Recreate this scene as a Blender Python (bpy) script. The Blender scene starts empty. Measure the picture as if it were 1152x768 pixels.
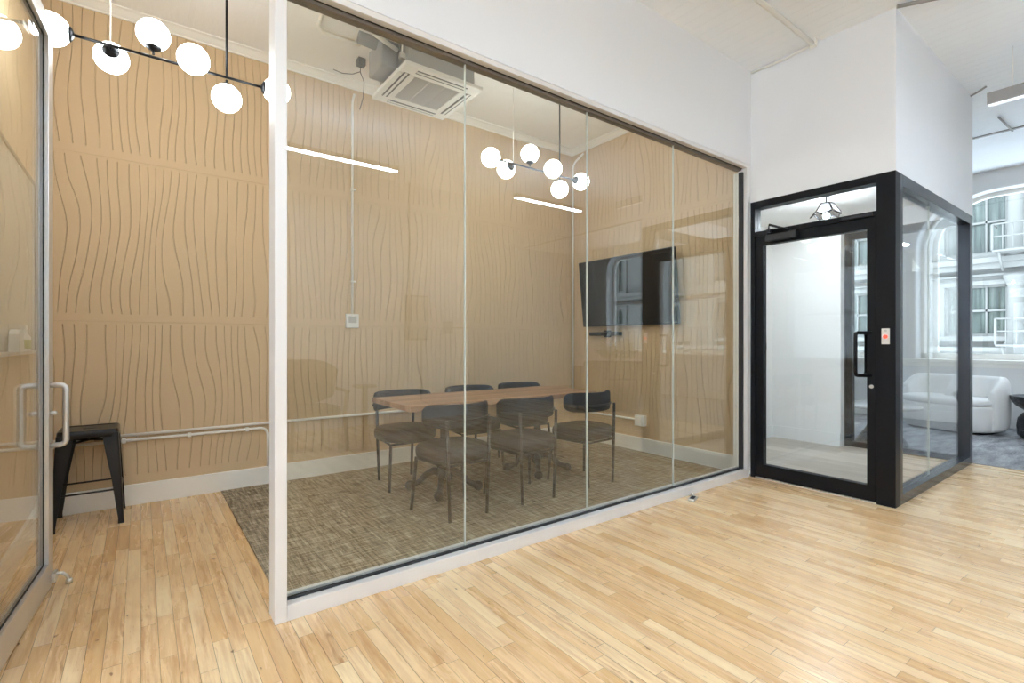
import bpy, bmesh, math, random
from mathutils import Vector, Matrix
from math import sin, cos, pi, radians as R
random.seed(7)
scn = bpy.context.scene
COL = scn.collection

# ------------------------------------------------------------------ view
scn.view_settings.view_transform = 'Standard'
scn.view_settings.look = 'None'
scn.view_settings.gamma = 1.0
scn.view_settings.use_curve_mapping = False
scn.view_settings.exposure = 0.89
scn.view_settings.use_white_balance = True
scn.view_settings.white_balance_temperature = 5580
scn.view_settings.white_balance_tint = 5
scn.cycles.use_denoising = True
scn.cycles.max_bounces = 14
scn.cycles.transparent_max_bounces = 32
scn.cycles.diffuse_bounces = 7
scn.cycles.glossy_bounces = 6
scn.cycles.sample_clamp_indirect = 6.0
scn.cycles.caustics_reflective = False
scn.cycles.caustics_refractive = False

# ------------------------------------------------------------------ node helpers
class S:
    """a node socket with arithmetic"""
    nt = None
    def __init__(s, k): s.k = k
    def __add__(a, b): return op('ADD', a, b)
    def __radd__(a, b): return op('ADD', b, a)
    def __sub__(a, b): return op('SUBTRACT', a, b)
    def __rsub__(a, b): return op('SUBTRACT', b, a)
    def __mul__(a, b): return op('MULTIPLY', a, b)
    def __rmul__(a, b): return op('MULTIPLY', b, a)
    def __truediv__(a, b): return op('DIVIDE', a, b)

def link(v, sock):
    if isinstance(v, S): S.nt.links.new(v.k, sock)
    else: sock.default_value = v

def op(kind, a, b=None, c=None):
    n = S.nt.nodes.new('ShaderNodeMath'); n.operation = kind
    link(a, n.inputs[0])
    if b is not None: link(b, n.inputs[1])
    if c is not None: link(c, n.inputs[2])
    return S(n.outputs[0])

def vec(x, y, z=0.0):
    n = S.nt.nodes.new('ShaderNodeCombineXYZ')
    for i, v in enumerate((x, y, z)): link(v, n.inputs[i])
    return S(n.outputs[0])

def wnoise(v):
    n = S.nt.nodes.new('ShaderNodeTexWhiteNoise'); n.noise_dimensions = '3D'
    link(v, n.inputs['Vector']); return S(n.outputs['Value'])

def noise(v, scale=1.0, detail=2.0, rough=0.5):
    n = S.nt.nodes.new('ShaderNodeTexNoise')
    link(v, n.inputs['Vector']); n.inputs['Scale'].default_value = scale
    n.inputs['Detail'].default_value = detail; n.inputs['Roughness'].default_value = rough
    return S(n.outputs['Fac'])

def pos():
    g = S.nt.nodes.new('ShaderNodeNewGeometry')
    s = S.nt.nodes.new('ShaderNodeSeparateXYZ')
    S.nt.links.new(g.outputs['Position'], s.inputs[0])
    return S(s.outputs[0]), S(s.outputs[1]), S(s.outputs[2])

def local():
    g = S.nt.nodes.new('ShaderNodeTexCoord')
    s = S.nt.nodes.new('ShaderNodeSeparateXYZ')
    S.nt.links.new(g.outputs['Object'], s.inputs[0])
    return S(s.outputs[0]), S(s.outputs[1]), S(s.outputs[2])

def ramp(f, stops):
    n = S.nt.nodes.new('ShaderNodeValToRGB'); link(f, n.inputs[0])
    e = n.color_ramp.elements
    while len(e) < len(stops): e.new(0.5)
    for i, (p, c) in enumerate(stops):
        e[i].position = p; e[i].color = (*c, 1)
    return S(n.outputs[0])

def mixc(f, a, b):
    n = S.nt.nodes.new('ShaderNodeMix'); n.data_type = 'RGBA'
    link(f, n.inputs[0])
    link(a if isinstance(a, S) else (*a, 1), n.inputs[6])
    link(b if isinstance(b, S) else (*b, 1), n.inputs[7])
    return S(n.outputs[2])

def bump(h, strength=0.3, dist=0.01):
    n = S.nt.nodes.new('ShaderNodeBump'); link(h, n.inputs['Height'])
    n.inputs['Strength'].default_value = strength; n.inputs['Distance'].default_value = dist
    return S(n.outputs[0])

def mat(name, col=(0.8, 0.8, 0.8), rough=0.5, metal=0.0, emit=None, estr=0.0, build=None, coat=0.0, spec=0.5):
    m = bpy.data.materials.new(name); m.use_nodes = True
    S.nt = m.node_tree
    p = S.nt.nodes['Principled BSDF']
    p.inputs['Base Color'].default_value = (*col, 1)
    p.inputs['Roughness'].default_value = rough
    p.inputs['Metallic'].default_value = metal
    p.inputs['Specular IOR Level'].default_value = spec
    if coat: p.inputs['Coat Weight'].default_value = coat; p.inputs['Coat Roughness'].default_value = 0.08
    if emit:
        p.inputs['Emission Color'].default_value = (*emit, 1); p.inputs['Emission Strength'].default_value = estr
    if build:
        r = build()
        for k, v in r.items(): link(v, p.inputs[k])
    return m

def glassmat(name, tint=(0.95, 0.97, 0.96), ior=1.5):
    m = bpy.data.materials.new(name); m.use_nodes = True
    nt = m.node_tree; S.nt = nt
    nt.nodes.remove(nt.nodes['Principled BSDF'])
    out = nt.nodes['Material Output']
    t = nt.nodes.new('ShaderNodeBsdfTransparent'); t.inputs[0].default_value = (*tint, 1)
    g = nt.nodes.new('ShaderNodeBsdfGlossy'); g.inputs['Roughness'].default_value = 0.0
    g.inputs['Color'].default_value = (1, 1, 1, 1)
    geo = nt.nodes.new('ShaderNodeNewGeometry')
    i = op('MULTIPLY_ADD', S(geo.outputs['Backfacing']), 1 / ior - ior, ior)
    fr = nt.nodes.new('ShaderNodeFresnel'); link(i, fr.inputs['IOR'])
    mx = nt.nodes.new('ShaderNodeMixShader')
    nt.links.new(fr.outputs[0], mx.inputs[0]); nt.links.new(t.outputs[0], mx.inputs[1]); nt.links.new(g.outputs[0], mx.inputs[2])
    nt.links.new(mx.outputs[0], out.inputs['Surface'])
    return m

# ------------------------------------------------------------------ materials
def b_wood():
    x, y, z = pos()
    w = 0.057
    row = op('FLOOR', x / w)
    fx = x / w - row
    r1 = wnoise(vec(row, 3.1, 0.0))
    r2 = wnoise(vec(row, 9.7, 2.0))
    yy = y + r1 * 7.0
    yw = yy + noise(vec(yy * 1.1, row * 3.3, 0.0), 1.0, 0.0) * 0.55
    ln = 0.46 + r2 * 0.3
    q = yw / ln
    idx = op('FLOOR', q)
    fy = q - idx
    pr = wnoise(vec(row, idx, 5.0))
    pr2 = wnoise(vec(row, idx, 11.0))
    base = ramp(pr, [(0.0, (0.71, 0.47, 0.22)), (0.2, (0.79, 0.55, 0.285)), (0.6, (0.84, 0.61, 0.34)), (1.0, (0.90, 0.71, 0.43))])
    g1 = noise(vec(x * 44.0 + pr * 40.0, y * 2.6 + pr2 * 30.0, 0.0), 1.0, 5.0, 0.65)
    wob = noise(vec(x * 9.0 + pr * 9.0, y * 2.0 + pr2 * 50.0, 9.0), 1.0, 2.0, 0.5)
    g2 = noise(vec(x * 26.0 + wob * 2.5 + pr2 * 70.0, y * 2.2 + wob * 3.0 + pr * 30.0, 3.0), 1.0, 3.0, 0.7)
    c = mixc(op('MINIMUM', op('MAXIMUM', g1 - 0.43, 0.0) * 4.0, 0.75) * (0.35 + pr2 * 0.65), base, (0.50, 0.27, 0.11))
    st = op('MAXIMUM', op('MINIMUM', (g2 - 0.60) * 9.0, 1.0), 0.0)
    c = mixc(st * (0.25 + pr2 * 0.6), c, (0.34, 0.165, 0.06))
    # small knots and mineral flecks
    k = noise(vec(x * 30.0, y * 14.0, 7.0), 1.0, 2.0, 0.6)
    c = mixc(op('MINIMUM', op('MAXIMUM', (k - 0.70) * 14.0, 0.0), 0.8), c, (0.10, 0.045, 0.02))
    sx = op('LESS_THAN', op('MINIMUM', fx, 1.0 - fx) * w, 0.0013)
    sy = op('LESS_THAN', op('MINIMUM', fy, 1.0 - fy) * ln, 0.0012)
    sr = wnoise(vec(row, 1.0, 77.0))
    seam = op('MAXIMUM', sx * (0.25 + sr * 0.6), sy * (0.35 + pr2 * 0.5))
    c = mixc(seam, c, (0.09, 0.045, 0.02))
    ro = 0.20 + g2 * 0.12 + pr * 0.04
    return {'Base Color': c, 'Roughness': ro, 'Normal': bump(0.0 - seam + g1 * 0.12, 0.12, 0.002)}

def b_carpet():
    x, y, z = pos()
    tx = op('FLOOR', x / 0.5); ty = op('FLOOR', y / 0.5)
    par = wnoise(vec(tx, ty, 1.0))
    a = noise(vec(x * 170.0, y * 9.0 + par * 9.0, 0.0), 1.0, 2.0, 0.6)
    b = noise(vec(x * 9.0, y * 170.0 + par * 9.0, 4.0), 1.0, 2.0, 0.6)
    a2 = noise(vec(x * 60.0, y * 5.0 + par * 5.0, 11.0), 1.0, 1.0, 0.5)
    b2 = noise(vec(x * 5.0, y * 60.0 + par * 5.0, 14.0), 1.0, 1.0, 0.5)
    v = op('MAXIMUM', a, b) * 0.5 + a2 * 0.25 + b2 * 0.25
    c = ramp(v, [(0.42, (0.12, 0.092, 0.058)), (0.50, (0.25, 0.205, 0.138)), (0.56, (0.39, 0.325, 0.228)), (0.65, (0.60, 0.51, 0.38))])
    return {'Base Color': c, 'Normal': bump(v, 0.5, 0.004)}

def b_lounge_carpet():
    x, y, z = pos()
    a = noise(vec(x * 3.0, y * 9.0, 0.0), 1.0, 4.0, 0.6)
    b = noise(vec(x * 60.0, y * 60.0, 0.0), 1.0, 2.0, 0.6)
    c = ramp(a * 0.6 + b * 0.4, [(0.35, (0.15, 0.15, 0.155)), (0.5, (0.32, 0.32, 0.33)), (0.65, (0.52, 0.52, 0.53))])
    return {'Base Color': c, 'Normal': bump(b, 0.4, 0.004)}

def panel_builder(base):
    def f():
        x, y, z = pos()
        u = x + y * 1.0
        zz = (z - 0.18) / 1.18
        row = op('FLOOR', zz)
        fz = zz - row
        wv = noise(vec(u * 2.6 + row * 0.37, z * 0.8, row * 5.3), 1.0, 1.0, 0.4)
        wv2 = noise(vec(u * 6.0, z * 1.1, row * 3.1 + 20.0), 1.0, 0.0, 0.4)
        env = op('SINE', fz * pi)
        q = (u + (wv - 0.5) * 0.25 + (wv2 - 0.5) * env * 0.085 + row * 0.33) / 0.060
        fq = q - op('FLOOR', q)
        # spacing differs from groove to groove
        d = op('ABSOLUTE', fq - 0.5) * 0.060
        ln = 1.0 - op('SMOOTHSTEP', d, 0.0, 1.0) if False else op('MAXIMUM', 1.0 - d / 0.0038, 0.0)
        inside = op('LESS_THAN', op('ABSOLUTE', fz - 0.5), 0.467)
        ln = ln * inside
        sm = op('LESS_THAN', op('ABSOLUTE', fz - 0.985), 0.0012)
        fib = noise(vec(x * 90.0 + y * 90.0, z * 90.0, 0.0), 1.0, 3.0, 0.7)
        big = noise(vec(x * 2.0, y * 2.0, z * 5.0), 1.0, 2.0, 0.5)
        c = mixc(fib * 0.35 + big * 0.15, base, tuple(v * 0.84 for v in base))
        c = mixc(ln * 0.27 + sm * 0.15, c, tuple(v * 0.50 for v in base))  # groove shade painted into the colour as dark lines; row seams darkened too
        h = 0.0 - ln - sm * 0.4 + fib * 0.05
        return {'Base Color': c, 'Normal': bump(h, 0.9, 0.005)}
    return f

def b_ceiling():
    x, y, z = pos()
    q = x / 0.105
    f = q - op('FLOOR', q)
    s = op('LESS_THAN', op('ABSOLUTE', f - 0.5), 0.05)
    n1 = noise(vec(x * 22.0, y * 2.0, 0.0), 1.0, 3.0, 0.6)
    n2 = noise(vec(x * 1.2, y * 1.2, 0.0), 1.0, 2.0, 0.6)
    c = mixc(s * 0.25 + n2 * 0.2, (0.93, 0.955, 0.985), (0.85, 0.875, 0.91))
    return {'Base Color': c, 'Normal': bump(n1 * 0.5 - s, 0.8, 0.009)}

def b_tin():
    x, y, z = pos()
    fx = x / 0.6 - op('FLOOR', x / 0.6); fy = y / 0.6 - op('FLOOR', y / 0.6)
    s = op('LESS_THAN', op('MINIMUM', op('ABSOLUTE', fx - 0.5), op('ABSOLUTE', fy - 0.5)), 0.03)
    n1 = noise(vec(x * 30.0, y * 9.0, 0.0), 1.0, 3.0, 0.6)
    c = mixc(s * 0.2, (0.90, 0.90, 0.89), (0.80, 0.80, 0.79))
    return {'Base Color': c, 'Normal': bump(n1 * 0.3 + s, 0.6, 0.012)}

def b_table():
    x, y, z = local()
    row = op('FLOOR', y / 0.09)
    r = wnoise(vec(row, 1.0, 0.0))
    g = noise(vec(x * 3.0 + r * 20.0, y * 45.0, z * 8.0), 1.0, 4.0, 0.6)
    c = ramp(g * 0.65 + r * 0.35, [(0.3, (0.17, 0.085, 0.045)), (0.5, (0.33, 0.185, 0.105)), (0.72, (0.52, 0.34, 0.21))])
    return {'Base Color': c, 'Normal': bump(g, 0.15, 0.002)}

def b_rock():
    x, y, z = local()
    g = noise(vec(x * 5.0, y * 5.0, z * 7.0), 1.5, 6.0, 0.7)
    c = ramp(g, [(0.4, (0.012, 0.012, 0.014)), (0.56, (0.035, 0.036, 0.04)), (0.64, (0.16, 0.16, 0.17))])
    return {'Base Color': c, 'Normal': bump(g, 0.7, 0.02)}

def b_boucle():
    x, y, z = local()
    g = noise(vec(x, y, z), 120.0, 2.0, 0.6)
    return {'Normal': bump(g, 0.5, 0.006)}

def b_curtain():
    x, y, z = pos()
    g = noise(vec(y * 14.0, z * 0.6, x), 1.0, 2.0, 0.5)
    c = ramp(g, [(0.35, (0.035, 0.046, 0.038)), (0.55, (0.075, 0.095, 0.080)), (0.7, (0.13, 0.15, 0.13))])
    return {'Base Color': c}

def b_pale_floor():
    x, y, z = pos()
    row = op('FLOOR', x / 0.18)
    r = wnoise(vec(row, op('FLOOR', (y + row * 0.37) / 1.2), 0.0))
    g = noise(vec(x * 25.0, y * 2.0 + r * 9.0, 0.0), 1.0, 3.0, 0.6)
    return {'Base Color': ramp(g * 0.6 + r * 0.4, [(0.3, (0.40, 0.35, 0.29)), (0.7, (0.60, 0.54, 0.46))])}

def b_facade():
    x, y, z = pos()
    g = noise(vec(x, y, z), 1.3, 4.0, 0.6)
    return {'Base Color': mixc(g * 0.5, (0.215, 0.214, 0.196), (0.165, 0.166, 0.152))}

def b_paint():
    x, y, z = pos()
    g = noise(vec(x, y, z), 60.0, 2.0, 0.5)
    return {'Normal': bump(g, 0.06, 0.002)}

M = dict(
    wood=mat('maple_strip_floor', build=b_wood),
    carpet=mat('woven_carpet', rough=0.95, spec=0.1, build=b_carpet),
    lcarpet=mat('grey_carpet', rough=0.95, spec=0.1, build=b_lounge_carpet),
    pale=mat('pale_vinyl', rough=0.4, build=b_pale_floor),
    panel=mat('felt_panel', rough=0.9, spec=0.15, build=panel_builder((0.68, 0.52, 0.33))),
    white=mat('white_paint', (0.83, 0.84, 0.865), 0.6, build=b_paint),
    greyw=mat('pale_grey_paint', (0.76, 0.76, 0.765), 0.7),
    wwhite=mat('white_paint_cool', (0.82, 0.82, 0.81), 0.6, build=b_paint),
    trimw=mat('white_trim', (0.90, 0.88, 0.83), 0.4),
    ceil=mat('board_ceiling', rough=0.6, build=b_ceiling),
    tin=mat('tin_ceiling', rough=0.5, build=b_tin),
    silver=mat('painted_aluminium', (0.78, 0.765, 0.755), 0.38, 0.15),
    silver2=mat('brushed_aluminium', (0.72, 0.72, 0.73), 0.32, 0.8),
    gasket=mat('black_gasket', (0.012, 0.012, 0.013), 0.6),
    darktrack=mat('bronze_track', (0.22, 0.195, 0.17), 0.5, 0.1),
    glass=glassmat('clear_glass', (0.965, 0.972, 0.95), 1.64),
    wglass=glassmat('window_glass', (0.97, 0.98, 0.98), 1.45),
    joint=mat('silicone_joint', (0.62, 0.66, 0.62), 0.3),
    black=mat('black_powder_coat', (0.007, 0.007, 0.008), 0.38, spec=0.12),
    anod=mat('black_anodised', (0.035, 0.038, 0.046), 0.26, 0.5),
    blackm=mat('black_metal', (0.02, 0.02, 0.022), 0.3, 0.6),
    gun=mat('gunmetal', (0.055, 0.05, 0.048), 0.35, 0.8),
    pvc=mat('white_conduit', (0.90, 0.88, 0.83), 0.45),
    globe=mat('opal_globe', (0.9, 0.9, 0.88), 0.2, emit=(1.0, 0.95, 0.85), estr=9.5),
    led=mat('led_diffuser', (0.9, 0.9, 0.9), 0.4, emit=(0.92, 0.965, 1.0), estr=70.0),
    led_soft=mat('led_diffuser_dim', (0.9, 0.9, 0.9), 0.4, emit=(0.95, 0.98, 1.0), estr=0.45),
    ceil_fill=mat('added_ceiling_fill', (0.9, 0.9, 0.9), 0.4, emit=(0.92, 0.965, 1.0), estr=240.0),  # glow of the added upward ceiling fill
    greybody=mat('grey_fixture', (0.33, 0.32, 0.31), 0.4, 0.3),
    acw=mat('ac_white_plastic', (0.80, 0.79, 0.76), 0.4),
    acg=mat('galvanised', (0.36, 0.36, 0.35), 0.45, 0.5),
    acin=mat('ac_slot', (0.10, 0.095, 0.085), 0.6),
    grille=mat('ac_grille', (0.50, 0.485, 0.46), 0.5),
    insul=mat('grey_insulation', (0.22, 0.22, 0.22), 0.8),
    cable=mat('dark_cable', (0.08, 0.08, 0.08), 0.5),
    fabric=mat('charcoal_fabric', (0.028, 0.028, 0.032), 0.75, spec=0.3),
    leather=mat('dark_leather', (0.026, 0.021, 0.019), 0.5),
    tabletop=mat('walnut_top', rough=0.33, build=b_table),
    iron=mat('cast_iron', (0.03, 0.028, 0.027), 0.45, 0.5),
    screen=mat('tv_screen', (0.006, 0.007, 0.010), 0.05),
    plastic=mat('black_plastic', (0.015, 0.015, 0.016), 0.4),
    board=mat('white_glass_board', (0.70, 0.71, 0.66), 0.12),
    boardf=mat('brown_frame', (0.16, 0.12, 0.075), 0.5),
    boucle=mat('white_boucle', (0.88, 0.87, 0.85), 0.95, spec=0.1, build=b_boucle),
    rock=mat('dark_rock', rough=0.35, build=b_rock),
    marble=mat('pale_stone', (0.72, 0.71, 0.70), 0.2),
    facade=mat('white_stone_facade', rough=0.8, build=b_facade),
    curtain=mat('green_curtain_glass', rough=0.25, build=b_curtain),
    fglass=mat('dark_window_glass', (0.10, 0.15, 0.15), 0.1),
    red=mat('red_button', (0.7, 0.03, 0.02), 0.4, emit=(1.0, 0.05, 0.02), estr=1.2),
    steel=mat('stainless', (0.70, 0.68, 0.64), 0.3, 0.7),
    oak=mat('oak_wood', (0.26, 0.15, 0.07), 0.5),
    brown=mat('brown_upholstery', (0.05, 0.033, 0.02), 0.7),
    tan=mat('dark_upholstery', (0.05, 0.05, 0.055), 0.8),
    paper=mat('white_paper', (0.8, 0.8, 0.78), 0.6),
    green=mat('green_label', (0.34, 0.40, 0.10), 0.5),
    leaf=mat('palm_leaf', (0.05, 0.11, 0.045), 0.5),
    lens=mat('lamp_glass_frosted', (0.85, 0.87, 0.88), 0.25, emit=(1, 0.97, 0.93), estr=1.6),
    bulb=mat('bulb', (1, 1, 1), 0.2, emit=(1, 0.96, 0.9), estr=700.0),
)

def frostmat():
    m = bpy.data.materials.new('frosted_lamp_glass'); m.use_nodes = True
    nt = m.node_tree; nt.nodes.remove(nt.nodes['Principled BSDF'])
    t = nt.nodes.new('ShaderNodeBsdfTransparent'); d = nt.nodes.new('ShaderNodeBsdfTranslucent')
    d.inputs[0].default_value = (0.04, 0.04, 0.04, 1)
    a = nt.nodes.new('ShaderNodeMixShader'); a.inputs[0].default_value = 0.35
    nt.links.new(t.outputs[0], a.inputs[1]); nt.links.new(d.outputs[0], a.inputs[2])
    nt.links.new(a.outputs[0], nt.nodes['Material Output'].inputs['Surface'])
    return m
M['frost'] = frostmat()

# ------------------------------------------------------------------ geometry helpers
class MB:
    def __init__(s): s.bm = bmesh.new(); s.sm = []
    def box(s, x0, x1, y0, y1, z0, z1, bev=0.0, seg=2):
        m = Matrix.Translation(((x0 + x1) / 2, (y0 + y1) / 2, (z0 + z1) / 2)) @ Matrix.Diagonal((abs(x1 - x0), abs(y1 - y0), abs(z1 - z0), 1))
        r = bmesh.ops.create_cube(s.bm, size=1.0, matrix=m)
        if bev:
            es = list({e for v in r['verts'] for e in v.link_edges})
            bmesh.ops.bevel(s.bm, geom=es, offset=bev, segments=seg, profile=0.5, affect='EDGES')
        return s
    def tube(s, pts, r, n=10, cap=True, closed=False):
        pts = [Vector(p) for p in pts]; N = len(pts)
        rs = r if isinstance(r, (list, tuple)) else [r] * N
        rings = []; up = None
        for i, p in enumerate(pts):
            if closed: t = pts[(i + 1) % N] - pts[i - 1]
            else: t = pts[min(i + 1, N - 1)] - pts[max(i - 1, 0)]
            t.normalize()
            if up is None:
                a = Vector((0, 0, 1)) if abs(t.z) < 0.9 else Vector((1, 0, 0))
                up = (a - t * a.dot(t)).normalized()
            else: up = (up - t * up.dot(t)).normalized()
            sd = t.cross(up)
            rings.append([s.bm.verts.new(p + (up * cos(2 * pi * k / n) + sd * sin(2 * pi * k / n)) * rs[i]) for k in range(n)])
        for i in range(N if closed else N - 1):
            a, b = rings[i], rings[(i + 1) % N]
            for k in range(n):
                s.sm.append(s.bm.faces.new((a[k], a[(k + 1) % n], b[(k + 1) % n], b[k])))
        if cap and not closed:
            s.bm.faces.new(rings[0][::-1]); s.bm.faces.new(rings[-1])
        return s
    def lathe(s, prof, c=(0, 0, 0), n=28, axis='Z'):
        rings = []
        for r, h in prof:
            ring = []
            for k in range(n):
                a = 2 * pi * k / n
                if axis == 'Z': p = (c[0] + r * cos(a), c[1] + r * sin(a), c[2] + h)
                elif axis == 'X': p = (c[0] + h, c[1] + r * cos(a), c[2] + r * sin(a))
                else: p = (c[0] + r * sin(a), c[1] + h, c[2] + r * cos(a))
                ring.append(s.bm.verts.new(p))
            rings.append(ring)
        for a, b in zip(rings, rings[1:]):
            for k in range(n):
                s.sm.append(s.bm.faces.new((a[k], a[(k + 1) % n], b[(k + 1) % n], b[k])))
        s.bm.faces.new(rings[0][::-1]); s.bm.faces.new(rings[-1])
        return s
    def ball(s, c, r, seg=28):
        f0 = set(s.bm.faces)
        bmesh.ops.create_uvsphere(s.bm, u_segments=seg, v_segments=seg // 2, radius=r, matrix=Matrix.Translation(c))
        s.sm += [f for f in s.bm.faces if f not in f0]
        return s
    def prism(s, pts, d, axis='X', o=0.0):
        """2-D outline extruded by d along axis from o"""
        def P(a, b, h): return {'X': (h, a, b), 'Y': (a, h, b), 'Z': (a, b, h)}[axis]
        A = [s.bm.verts.new(P(a, b, o)) for a, b in pts]; B = [s.bm.verts.new(P(a, b, o + d)) for a, b in pts]
        n = len(pts)
        s.bm.faces.new(A[::-1]); s.bm.faces.new(B)
        for k in range(n): s.bm.faces.new((A[k], A[(k + 1) % n], B[(k + 1) % n], B[k]))
        return s
    def loft(s, secs, cap=True, smooth=True):
        rings = [[s.bm.verts.new(p) for p in sec] for sec in secs]
        n = len(rings[0])
        for a, b in zip(rings, rings[1:]):
            for k in range(n):
                f = s.bm.faces.new((a[k], a[(k + 1) % n], b[(k + 1) % n], b[k]))
                if smooth: s.sm.append(f)
        if cap: s.bm.faces.new(rings[0][::-1]); s.bm.faces.new(rings[-1])
        return s
    def build(s, name, m, parent=None, world=True, sub=0, bevel=0.0):
        bm = s.bm
        bmesh.ops.recalc_face_normals(bm, faces=bm.faces)
        for f in s.sm:
            if f.is_valid: f.smooth = True
        me = bpy.data.meshes.new(name); 
        off = Vector((0, 0, 0)); q = parent
        if world:
            while q is not None: off += q.location; q = q.parent
            bm.transform(Matrix.Translation(-off))
        bm.to_mesh(me); bm.free()
        me.materials.append(m if not isinstance(m, str) else M[m])
        o = bpy.data.objects.new(name, me); COL.objects.link(o)
        if parent: o.parent = parent
        if bevel:
            b = o.modifiers.new('bevel', 'BEVEL'); b.width = bevel; b.segments = 2; b.limit_method = 'ANGLE'
        if sub:
            b = o.modifiers.new('sub', 'SUBSURF'); b.levels = sub; b.render_levels = sub
            for p in me.polygons: p.use_smooth = True
        return o

def tag(o, label=None, cat=None, group=None, kind=None):
    if label: o['label'] = label
    if cat: o['category'] = cat
    if group: o['group'] = group
    if kind: o['kind'] = kind
    return o
def thing(name, loc, label=None, cat=None, group=None, kind=None, rz=0.0):
    o = bpy.data.objects.new(name, None); COL.objects.link(o)
    o.location = loc; o.rotation_euler = (0, 0, rz); o.empty_display_size = 0.1
    return tag(o, label, cat, group, kind)
def copy_tree(o, parent=None):
    c = o.copy(); COL.objects.link(c); c.parent = parent
    for ch in list(o.children): copy_tree(ch, c)
    return c
def struct(name, mb, m, label, cat, parent=None, **k):
    o = mb.build(name, m, parent, **k)
    if parent is None: tag(o, label, cat, kind='structure')
    return o
def arc(c, r, a0, a1, n, z=0.0, plane='XY'):
    out = []
    for i in range(n + 1):
        a = R(a0 + (a1 - a0) * i / n)
        if plane == 'XY': out.append((c[0] + r * cos(a), c[1] + r * sin(a), z))
        elif plane == 'XZ': out.append((c[0] + r * cos(a), z, c[1] + r * sin(a)))
        else: out.append((z, c[0] + r * cos(a), c[1] + r * sin(a)))
    return out
def superell(a, b, n=32, e=3.0):
    out = []
    for k in range(n):
        t = 2 * pi * k / n
        out.append((a * math.copysign(abs(cos(t)) ** (2 / e), cos(t)), b * math.copysign(abs(sin(t)) ** (2 / e), sin(t))))
    return out

# ================================================================== SETTING
CH = 3.60            # ceiling height
PY = 2.30            # partition plane
RX = 4.38            # conference room right wall
BY = 4.60            # back wall
LX = -0.54           # conference room left wall
VX0, VX1 = 4.35, 6.57  # vestibule
VY = 1.22
WX = 9.60            # window wall

# floors
b = MB().box(-6, VX1, -2.3, PY, -0.06, 0.0).box(LX - 0.1, 0.515, PY, BY + 0.1, -0.06, 0.0).box(4.3, VX1, -5.4, -2.3, -0.06, 0.0)
struct('floor', b, 'wood', 'narrow-strip pale maple wood floor of the hall', 'floor')
b = MB().box(0.515, RX + 0.02, PY, BY + 0.1, -0.06, 0.006)
struct('floor_carpet', b, 'carpet', 'brown-grey woven carpet tiles inside the glass meeting room', 'carpet')
b = MB().box(VX1 + 0.002, WX + 0.3, -5.4, 6.0, -0.06, 0.004)
struct('floor_lounge', b, 'lcarpet', 'mottled blue-grey carpet of the lounge by the street windows', 'carpet')
b = MB().box(VX0 + 0.12, VX1 - 0.08, VY + 0.1, 3.1, 0.0005, 0.008)
struct('floor_vestibule', b, 'pale', 'pale vinyl floor behind the black framed door', 'floor')

# ceilings
b = MB().box(-6, WX + 0.3, -5.4, PY - 0.01, CH, CH + 0.1).box(VX1, WX + 0.3, PY - 0.01, 6.0, CH, CH + 0.1)
struct('ceiling', b, 'ceil', 'white painted board ceiling over hall and lounge', 'ceiling')
b = MB().box(LX - 0.1, RX + 0.1, PY + 0.01, BY + 0.1, CH, CH + 0.1)
struct('ceiling_meeting_room', b, 'tin', 'off-white pressed ceiling of the meeting room', 'ceiling')
b = MB().box(VX0 + 0.12, VX1 - 0.08, VY + 0.1, 3.1, 2.62, 2.68)
struct('ceiling_vestibule', b, 'wwhite', 'flat white ceiling above the vestibule', 'ceiling')

# meeting-room walls
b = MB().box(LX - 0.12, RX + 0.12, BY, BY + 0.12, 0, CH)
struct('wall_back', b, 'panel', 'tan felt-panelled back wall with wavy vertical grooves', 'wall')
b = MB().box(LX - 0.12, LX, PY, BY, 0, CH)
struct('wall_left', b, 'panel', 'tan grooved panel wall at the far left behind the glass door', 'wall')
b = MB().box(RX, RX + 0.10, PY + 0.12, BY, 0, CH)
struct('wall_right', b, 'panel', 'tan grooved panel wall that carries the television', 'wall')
b = MB().box(0.42, VX0, PY - 0.02, PY + 0.10, 2.765, CH).box(-6, 0.42, PY - 0.02, PY + 0.10, 2.765, CH)
struct('wall_front', b, 'white', 'white wall above the glass partition', 'wall')
b = MB().box(-6, -0.56, PY - 0.02, PY + 0.10, 0, 2.765)
struct('wall_front_left', b, 'white', 'white hall wall left of the open glass door', 'wall')

# bulkhead over vestibule
b = MB().box(VX0, VX1, VY, PY + 0.10, 2.70, CH).box(VX0, VX0 + 0.1, VY, PY + 0.10, 2.432, 2.70).box(VX0 + 0.1, VX1, VY, VY + 0.1, 2.432, 2.70)
b.box(VX1 - 0.1, VX1, VY + 0.1, PY + 0.10, 2.432, 2.70)
struct('wall_bulkhead', b, 'white', 'white bulkhead wall above the black framed vestibule', 'wall')
# inner vestibule walls
b = MB().box(6.36, VX1, PY, 6.0, 0, CH)
struct('wall_vestibule_back', b, 'wwhite', 'white inner wall seen through the black framed door', 'wall')
b = MB().box(RX + 0.10, 6.36, 3.06, 3.16, 0, CH).box(RX + 0.10, RX + 0.14, PY + 0.1, 3.06, 0, CH)
struct('wall_vestibule_side', b, 'wwhite', 'white side wall deep inside the vestibule', 'wall')
b = MB().box(6.345, 6.362, PY, 3.06, 0.008, 0.155).box(RX + 0.14, 6.345, 3.045, 3.062, 0.008, 0.155)
struct('baseboard_vestibule', b, 'wwhite', 'white baseboard inside the vestibule', 'baseboard')
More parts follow.
